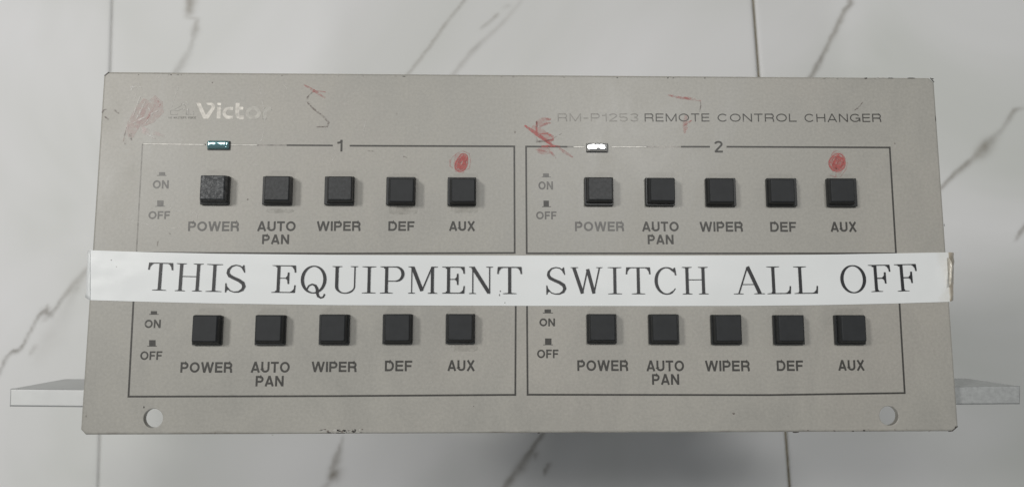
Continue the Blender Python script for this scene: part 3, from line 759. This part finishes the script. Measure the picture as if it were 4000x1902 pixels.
# button shadows painted as dark patches below some buttons, then edge wear
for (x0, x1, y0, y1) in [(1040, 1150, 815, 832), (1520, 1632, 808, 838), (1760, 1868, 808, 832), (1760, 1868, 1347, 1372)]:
    m = MB(); m.poly([P2(x0 + 6, y0), P2(x1 - 8, y0 + 2), P2(x1, y0 + 8), P2(x1 - 3, y1 - 4), P2(x1 - 16, y1), P2(x0 + 14, y1), P2(x0, y1 - 6), P2(x0, y0 + 6)], .00003); m.build('button_shade_patch', M['button_shade'], panel)
def chip(px, py, w_, h_, mat=None, seed=0, name='paint_chip', z=.00003):
    rr_ = random.Random(seed + int(px)); c0 = P2(px, py); n = 11
    m = MB(); m.poly([(c0.x + w_ / 16.2e3 / 2 * math.cos(2 * math.pi * i / n) * rr_.uniform(.6, 1.1), c0.y + h_ / 16.2e3 / 2 * math.sin(2 * math.pi * i / n) * rr_.uniform(.5, 1.2)) for i in range(n)], z)
    return m.build(name, mat or M['edge_dark'], panel)
for a in [(3382, 307, 15, 8), (2609, 305, 7, 7), (562, 1589, 5, 9), (3106, 1687, 30, 7), (3375, 1680, 9, 9), (3332, 1683, 12, 6), (3733, 1668, 6, 9), (1345, 1681, 20, 7), (1382, 1684, 18, 9), (1285, 1688, 22, 5), (1330, 1690, 40, 4), (3712, 1683, 24, 4),
          (2104, 1690, 13, 6), (3643, 309, 12, 5), (3560, 306, 40, 3), (3480, 306, 30, 3), (3655, 465, 3, 26), (3688.5, 879, 3, 14)]:
    chip(*a)
for a in [(1262, 1682, 26, 8), (1310, 1679, 24, 8), (1405, 1677, 8, 6), (1358, 1686, 14, 6), (3424, 306, 26, 5), (1065, 1698, 14, 4), (3440, 305, 40, 4)]:
    chip(*a, mat=M['pale_relief'])
for a in [(830, 324, 7, 6), (1550, 445, 7, 7), (2012, 520, 7, 5), (2673, 667, 5, 5), (1680, 1412, 5, 5), (3495, 562, 7, 12), (337, 1620, 5, 22), (2865, 1615, 12, 9), (2012, 515, 6, 5), (3078, 1625, 4, 4), (1850, 1585, 5, 4), (840, 1690, 4, 10)]:
    chip(*a, mat=M['grey_mark'])
rw = random.Random(11)
for k in range(26):          # flaked paint along the lower edge
    chip(1250 + rw.random() * 165, 1676 + rw.random() * 13, rw.uniform(5, 18), rw.uniform(3, 8), mat=M[rw.choice(['grey_mark', 'pale_relief', 'edge_dark', 'grey_mark'])], seed=k)
for k in range(22):          # small knocks along the edges
    x = rw.uniform(430, 3600); chip(x, 287 + (x - 400) * .0062 + 5, rw.uniform(4, 16), rw.uniform(2, 4), mat=M[rw.choice(['grey_mark', 'grey_mark', 'edge_dark'])], seed=k)
for k in range(16):
    x = rw.uniform(3150, 3700); chip(x, 1684 - rw.random() * 9, rw.uniform(4, 12), rw.uniform(2, 6), mat=M['grey_mark'], seed=k)
marks('scratch', [(.00016, [(x, y), (x + dx, y + dy)]) for x, y, dx, dy in [(520, 330, -18, 60), (545, 318, -22, 80), (610, 300, 18, 2), (700, 330, -30, 90), (1110, 330, 14, 26), (1430, 470, -10, 46), (1290, 640, 26, -40), (560, 1240, 12, 30), (1660, 1500, 30, -8), (2860, 500, 60, -36), (980, 640, 30, 8)]], M['scratch'], .00005)

# ------------------------------------------------------------------ white label tape
tt = [(352, 977.5), (450, 981), (572, 985), (843, 991), (1300, 996), (1750, 998), (2200, 998.7), (2600, 998.8), (2900, 997.8), (3200, 995), (3482, 990), (3600, 987.5), (3703, 985.8)]
tb = [(352, 1172), (450, 1175), (572, 1178.5), (843, 1185), (1300, 1191.5), (1750, 1193.5), (2200, 1194.6), (2600, 1195), (2900, 1194.6), (3200, 1191.5), (3482, 1185.5), (3600, 1182), (3712, 1178.6)]
def lerp_poly(pl, n):
    out = []
    xs = [p[0] for p in pl]; ys = [p[1] for p in pl]
    X = np.linspace(xs[0], xs[-1], n); Y = np.interp(X, xs, ys)
    k = np.ones(5) / 5; Ys = np.convolve(np.pad(Y, 2, mode='edge'), k, 'valid'); Ys[:2] = Y[:2]; Ys[-2:] = Y[-2:]
    return list(zip(X, Ys))
n = 200; top = lerp_poly(tt, n); bot = lerp_poly(tb, n)
ZT = .00014
v = []; f = []; rowN = 14
for i in range(n):
    A, B = P2(*top[i]), P2(*bot[i])
    for j in range(rowN):
        t = j / (rowN - 1); q = A.lerp(B, t)
        bub = .00003 * noise.noise(Vector((q.x * 120, q.y * 260, 3)))
        if i < 12: bub += .00005 * noise.noise(Vector((q.x * 500, q.y * 500, 1)))
        if i > n - 13: bub += .00016 * abs(noise.noise(Vector((q.x * 450, q.y * 450, 1))))
        v.append((q.x, q.y, ZT + bub))
for i in range(n - 1):
    for j in range(rowN - 1):
        a = i * rowN + j; f.append([a, a + 1, a + rowN + 1, a + rowN])
top_faces = len(f)
rim = [i * rowN for i in range(n)] + [(n - 1) * rowN + j for j in range(1, rowN)] + [i * rowN + rowN - 1 for i in range(n - 2, -1, -1)] + [j for j in range(rowN - 2, 0, -1)]
r0 = len(v); v += [v[i] for i in rim]; r1 = len(v); v += [(v[i][0], v[i][1], .00001) for i in rim]
for i in range(len(rim)):
    j = (i + 1) % len(rim); f.append([r0 + i, r1 + i, r1 + j, r0 + j])
me = mesh('label_tape', v, f, True)
tape = link('label_tape', me, M['tape'])
tape['label'] = 'white adhesive tape reading THIS EQUIPMENT SWITCH ALL OFF stuck across the panel'
tape['category'] = 'label tape'

def flap(pts_top, pts_bot, mat, name='tape_end'):
    v = []; f = []; n1 = len(pts_top); rows = 12
    for i in range(n1):
        for j in range(rows):
            t = j / (rows - 1)
            a, b_ = pts_top[i], pts_bot[i]
            x = a[0] + (b_[0] - a[0]) * t; y = a[1] + (b_[1] - a[1]) * t; z = a[2] + (b_[2] - a[2]) * t
            z += .0005 * noise.noise(Vector((x / 30, y / 26, 2))) * (i > 0); x += 4 * noise.noise(Vector((y / 22, i * 2.3, 7))) * (i > 0)
            v.append(P(x, y, z))
    for i in range(n1 - 1):
        for j in range(rows - 1):
            a = i * rows + j; f.append([a, a + 1, a + rows + 1, a + rows])
    o = link(name, mesh(name, v, f, True), mat, tape)
    s2 = o.modifiers.new('thickness', 'SOLIDIFY'); s2.thickness = .00010
    return o
flap([(3702, 986, .0002), (3712, 985.5, .0000), (3722, 986, -.0006), (3727, 988, -.0020), (3722, 988, -.0035)], [(3711, 1178, .0002), (3716, 1175, .0000), (3720, 1175, -.0006), (3723, 1174, -.0020), (3720, 1172, -.0035)], M['tape_old'])
flap([(352.5, 978, .0002), (347, 979, -.0002), (344, 983, -.0012), (346, 985, -.003)], [(352.5, 1171, .0002), (345, 1168, -.0002), (335, 1160, -.0012), (338, 1158, -.003)], M['tape'])
# milky piece of film curled at the right edge
m_ = MB()
M['film'] = simple('milky_tape_film', (.62, .58, .50), .22, 0, 500, .2, .6, .6)
flap([(3700, 1006, .00032), (3709, 1012, .0009), (3716, 1020, .0013), (3724, 1040, .0004)], [(3706, 1120, .00032), (3708, 1118, .0009), (3711, 1112, .0013), (3720, 1100, .0004)], M['film'], 'tape_end')

# roman capitals of the tape
TK, HN = .112, .026
def serif(x, y, a, up, b=.05):
    s_ = 1 if up else -1
    return ('p', [(x - a, y), (x + a, y), (x + a, y + s_ * .016), (x + TK * .55, y + s_ * .034), (x + TK * .5, y + s_ * .075), (x - TK * .5, y + s_ * .075), (x - TK * .55, y + s_ * .034), (x - a, y + s_ * .016)])
def serif_thin(x, y, a, up):
    s_ = 1 if up else -1
    return ('p', [(x - a, y), (x + a, y), (x + a, y + s_ * .016), (x + .03, y + s_ * .03), (x - .03, y + s_ * .03), (x - a, y + s_ * .016)])
def stem(x): return ('s', [(x, .01), (x, .99)], TK)
def beak_top(x, w_=1): # downward beak at the end of a top bar
    return ('p', [(x, 1), (x + .02, .74), (x - .035, .74), (x - .05, .84), (x - .12, .94), (x - .2, .978), (x - .2, 1)])
def beak_top_l(x):
    return ('p', [(x, 1), (x - .02, .74), (x + .035, .74), (x + .05, .84), (x + .12, .94), (x + .2, .978), (x + .2, 1)])
def beak_bot(x):
    return ('p', [(x, 0), (x + .02, .28), (x - .03, .28), (x - .045, .14), (x - .12, .06), (x - .2, .022), (x - .2, 0)])
def ov(cx, cy, rx, ry, a0, a1, n_=16, tk=TK, hn=.035):
    pts = arc(cx, cy, rx, ry, a0, a1, n_); ws = []
    for i in range(n_ + 1):
        a = math.radians(a0 + (a1 - a0) * i / n_); ws.append(hn + (tk - hn) * abs(math.cos(a)) ** 1.3)
    return pts, ws
def serif_glyph(ch, w):
    x0 = .16; x1 = w - .16
    if ch == 'T': return [stem(w / 2), serif(w / 2, 0, .25, True), ('s', [(.02, .985), (w - .02, .985)], .03), beak_top(w - .02), beak_top_l(.02)]
    if ch == 'H': return [stem(.2), stem(w - .2), serif(.2, 0, .18, True), serif(w - .2, 0, .18, True), serif(.2, 1, .18, False), serif(w - .2, 1, .18, False), ('s', [(.2, .53), (w - .2, .53)], HN)]
    if ch == 'I': return [stem(w / 2), serif(w / 2, 0, w / 2 - .01, True), serif(w / 2, 1, w / 2 - .01, False)]
    if ch == 'E': return [stem(.24), serif(.2, 0, .2, True), serif(.2, 1, .2, False), ('s', [(.2, .985), (w - .03, .985)], .03), ('s', [(.2, .015), (w - .03, .015)], .03), ('s', [(.24, .53), (w * .68, .53)], HN),
                          ('p', [(w * .72, .74), (w * .65, .74), (w * .64, .62), (w * .56, .54), (w * .56, .52), (w * .64, .46), (w * .66, .32), (w * .72, .32)]), beak_top(w - .02), beak_bot(w - .02)]
    if ch == 'F': return [stem(.26), serif(.28, 0, .22, True), serif(.2, 1, .2, False), ('s', [(.2, .985), (w - .03, .985)], .03), ('s', [(.24, .5), (w * .72, .5)], .04),
                          ('p', [(w * .78, .72), (w * .70, .72), (w * .69, .6), (w * .6, .52), (w * .6, .49), (w * .69, .43), (w * .72, .3), (w * .78, .3)]), beak_top(w - .02)]
    if ch == 'L': return [stem(.24), serif(.22, 0, .22, True), serif(.24, 1, .24, False), ('s', [(.2, .015), (w - .03, .015)], .03), beak_bot(w - .02)]
    if ch == 'P':
        a, b_ = ov(w - .32, .72, .27, .265, 90, -90)
        return [stem(.24), serif(.24, 0, .24, True), serif(.2, 1, .2, False), ('s', [(.2, .985), (w - .32, .985)], .03), ('v', a, b_), ('s', [(w - .32, .455), (.24, .455)], .03)]
    if ch == 'U':
        a = [(.17, .98), (.17, .3)] + arc(.47, .27, .30, .25, 180, 270, 7); b_ = [TK, TK] + [TK, TK, .09, .07, .055, .045, .035, .035]
        c_ = arc(.47, .27, w - .12 - .47, .25, 270, 360, 7) + [(w - .12, .4), (w - .12, .98)]
        return [('v', a, b_), ('v', c_, [.035, .035, .05, .055, .05, .045, .045, .045, .045, .045]), serif(.18, 1, .18, False), serif_thin(w - .14, 1, .14, False)]
    if ch in 'OQ':
        a, b_ = ov(w / 2, .5, w / 2 - TK / 2, .485, 0, 360, 32)
        g = [('v', a, b_)]
        if ch == 'Q': g.append(('v', [(w * .27, .05), (w * .25, .15), (w * .32, .27), (w * .45, .33), (w * .58, .28), (w * .65, .16), (w * .66, .02), (w * .70, -.10), (w * .80, -.16), (w * .90, -.13), (w * .95, -.02)], [.03, .05, .05, .045, .08, .1, .1, .08, .05, .05, .06]))
        return g
    if ch == 'C':
        a, b_ = ov(w * .52, .5, w * .52 - TK / 2, .485, 42, 325, 22)
        b_[0] = .04; b_[-1] = .03; b_[-2] = .035
        return [('v', a, b_), ('p', [(w * .86, .98), (w * .90, .98), (w * .95, .70), (w * .90, .70), (w * .86, .80), (w * .78, .90)])]
    if ch == 'S':
        pts = [(w * .86, .78), (w * .80, .88), (w * .68, .955), (w * .48, .985), (w * .28, .94), (w * .14, .82), (w * .12, .70), (w * .20, .60), (w * .40, .52), (w * .65, .44), (w * .85, .34), (w * .91, .22), (w * .84, .10), (w * .66, .025), (w * .45, .015), (w * .26, .06), (w * .12, .18)]
        ws = [.03, .04, .04, .035, .05, .085, .10, .11, .105, .11, .115, .11, .09, .05, .035, .035, .03]
        return [('v', pts, ws), ('p', [(w * .84, .99), (w * .88, .99), (w * .93, .72), (w * .88, .72), (w * .84, .83), (w * .76, .91)]), ('p', [(w * .02, 0), (w * .07, 0), (w * .10, .08), (w * .22, .11), (w * .10, .22), (w * .07, .33), (w * .02, .33)])]
    if ch == 'M': return [('s', [(.14, .02), (.14, .98)], .035), ('s', [(w - .2, .01), (w - .2, .99)], TK), ('v', [(.17, .98), (w * .475, .10)], [TK * 1.1, TK * 1.1]), ('v', [(w * .475, .10), (w - .22, .98)], [.05, .05]),
                          serif_thin(.14, 0, .13, True), serif(w - .19, 0, .18, True), serif_thin(.12, 1, .11, False), serif_thin(w - .12, 1, .12, False)]
    if ch == 'N': return [('s', [(.14, .02), (.14, .98)], .04), ('s', [(w - .12, .0), (w - .12, .98)], .04), ('v', [(.14, .98), (w - .14, .03)], [TK * 1.1, TK * 1.1]), serif_thin(.13, 0, .13, True), serif_thin(w - .12, 1, .13, False), serif_thin(.11, 1, .11, False)]
    if ch == 'W': return [('v', [(.12, .98), (w * .36, .03)], [TK * 1.05] * 2), ('v', [(w * .36, .03), (w * .53, .93)], [.05, .05]), ('v', [(w * .53, .93), (w * .72, .03)], [TK * 1.05] * 2), ('v', [(w * .72, .03), (w - .12, .98)], [.05, .05]),
                          serif_thin(.14, 1, .14, False), serif_thin(w - .12, 1, .12, False)]
    if ch == 'A': return [('v', [(w * .16, .02), (w * .46, .97)], [.05, .05]), ('v', [(w * .47, 1.0), (w * .84, .02)], [TK * 1.1] * 2), ('s', [(w * .25, .35), (w * .68, .35)], HN), serif_thin(w * .15, 0, .18, True), serif(w * .83, 0, .2, True)]
    return []
def roman(items):
    m = MB()
    for ch, x0, x1, yt, yb in items:
        ym = (yt + yb) / 2
        xa = (x0 + x1) / 2
        # follow the slant of the strip
        sl_ = np.interp(xa + 60, [p[0] for p in tt], [p[1] for p in tt]) - np.interp(xa - 60, [p[0] for p in tt], [p[1] for p in tt])
        sl_ = sl_ / 120 * (x1 - x0) / 2
        A, B = P2(x0, ym - sl_), P2(x1, ym + sl_); h = (P2(xa, yt) - P2(xa, yb)).length
        u = (B - A).normalized(); up = Vector((-u.y, u.x)); O = A - up * h / 2; w_ = (B - A).length / h
        Z = ZT + .00014
        for g in serif_glyph(ch, w_):
            pts = [O + u * (x * h) + up * (y * h) for x, y in g[1]]
            if g[0] == 'p': m.poly(pts, Z)
            elif g[0] == 's': m.ribbon(pts, g[2] * h, Z)
            else: m.ribbon(pts, [q * h * 1.04 for q in g[2]], Z)
    return m.build('lettering', M['tape_ink'], tape)
roman([('T', 578, 676, 1026.5, 1134), ('H', 686, 796, 1029.5, 1137), ('I', 806, 870, 1032, 1139), ('S', 881, 963, 1034, 1142)])
roman([('E', 1063, 1157, 1036.5, 1143), ('Q', 1176, 1276, 1038, 1145.5), ('U', 1298, 1399, 1040, 1147), ('I', 1414, 1470, 1041, 1145), ('P', 1485, 1579, 1041, 1145.5), ('M', 1594, 1710, 1041.5, 1146), ('E', 1727, 1816, 1042, 1146), ('N', 1832, 1925, 1042, 1147), ('T', 1942, 2039, 1042.5, 1147.5)])
roman([('S', 2132, 2213, 1043, 1150), ('W', 2229, 2354, 1044, 1149), ('I', 2373, 2429, 1044, 1148.5), ('T', 2444, 2541, 1044, 1148.5), ('C', 2556, 2646, 1043.5, 1150), ('H', 2662, 2767, 1043, 1149)])
roman([('A', 2864, 2984, 1041.5, 1148.5), ('L', 2994, 3087, 1041, 1147.5), ('L', 3099, 3192, 1041, 1146.5)])
roman([('O', 3281, 3381, 1036, 1144.5), ('F', 3392, 3478, 1034.5, 1139), ('F', 3494, 3581, 1032, 1137)])
for a in [(436, 1016, 6, 4), (456, 1042, 4, 4), (1995, 1138, 4, 5)]:
    ch_ = chip(*a, mat=M['grey_mark'], name='tape_speck', z=ZT + .00008); ch_.parent = tape
for a in [(1954, 1137, 6, 9), (1951, 1152, 6, 9), (1972, 1182, 5, 6)]:
    ch_ = chip(*a, mat=M['silver'], name='tape_speck', z=ZT + .00008); ch_.parent = tape
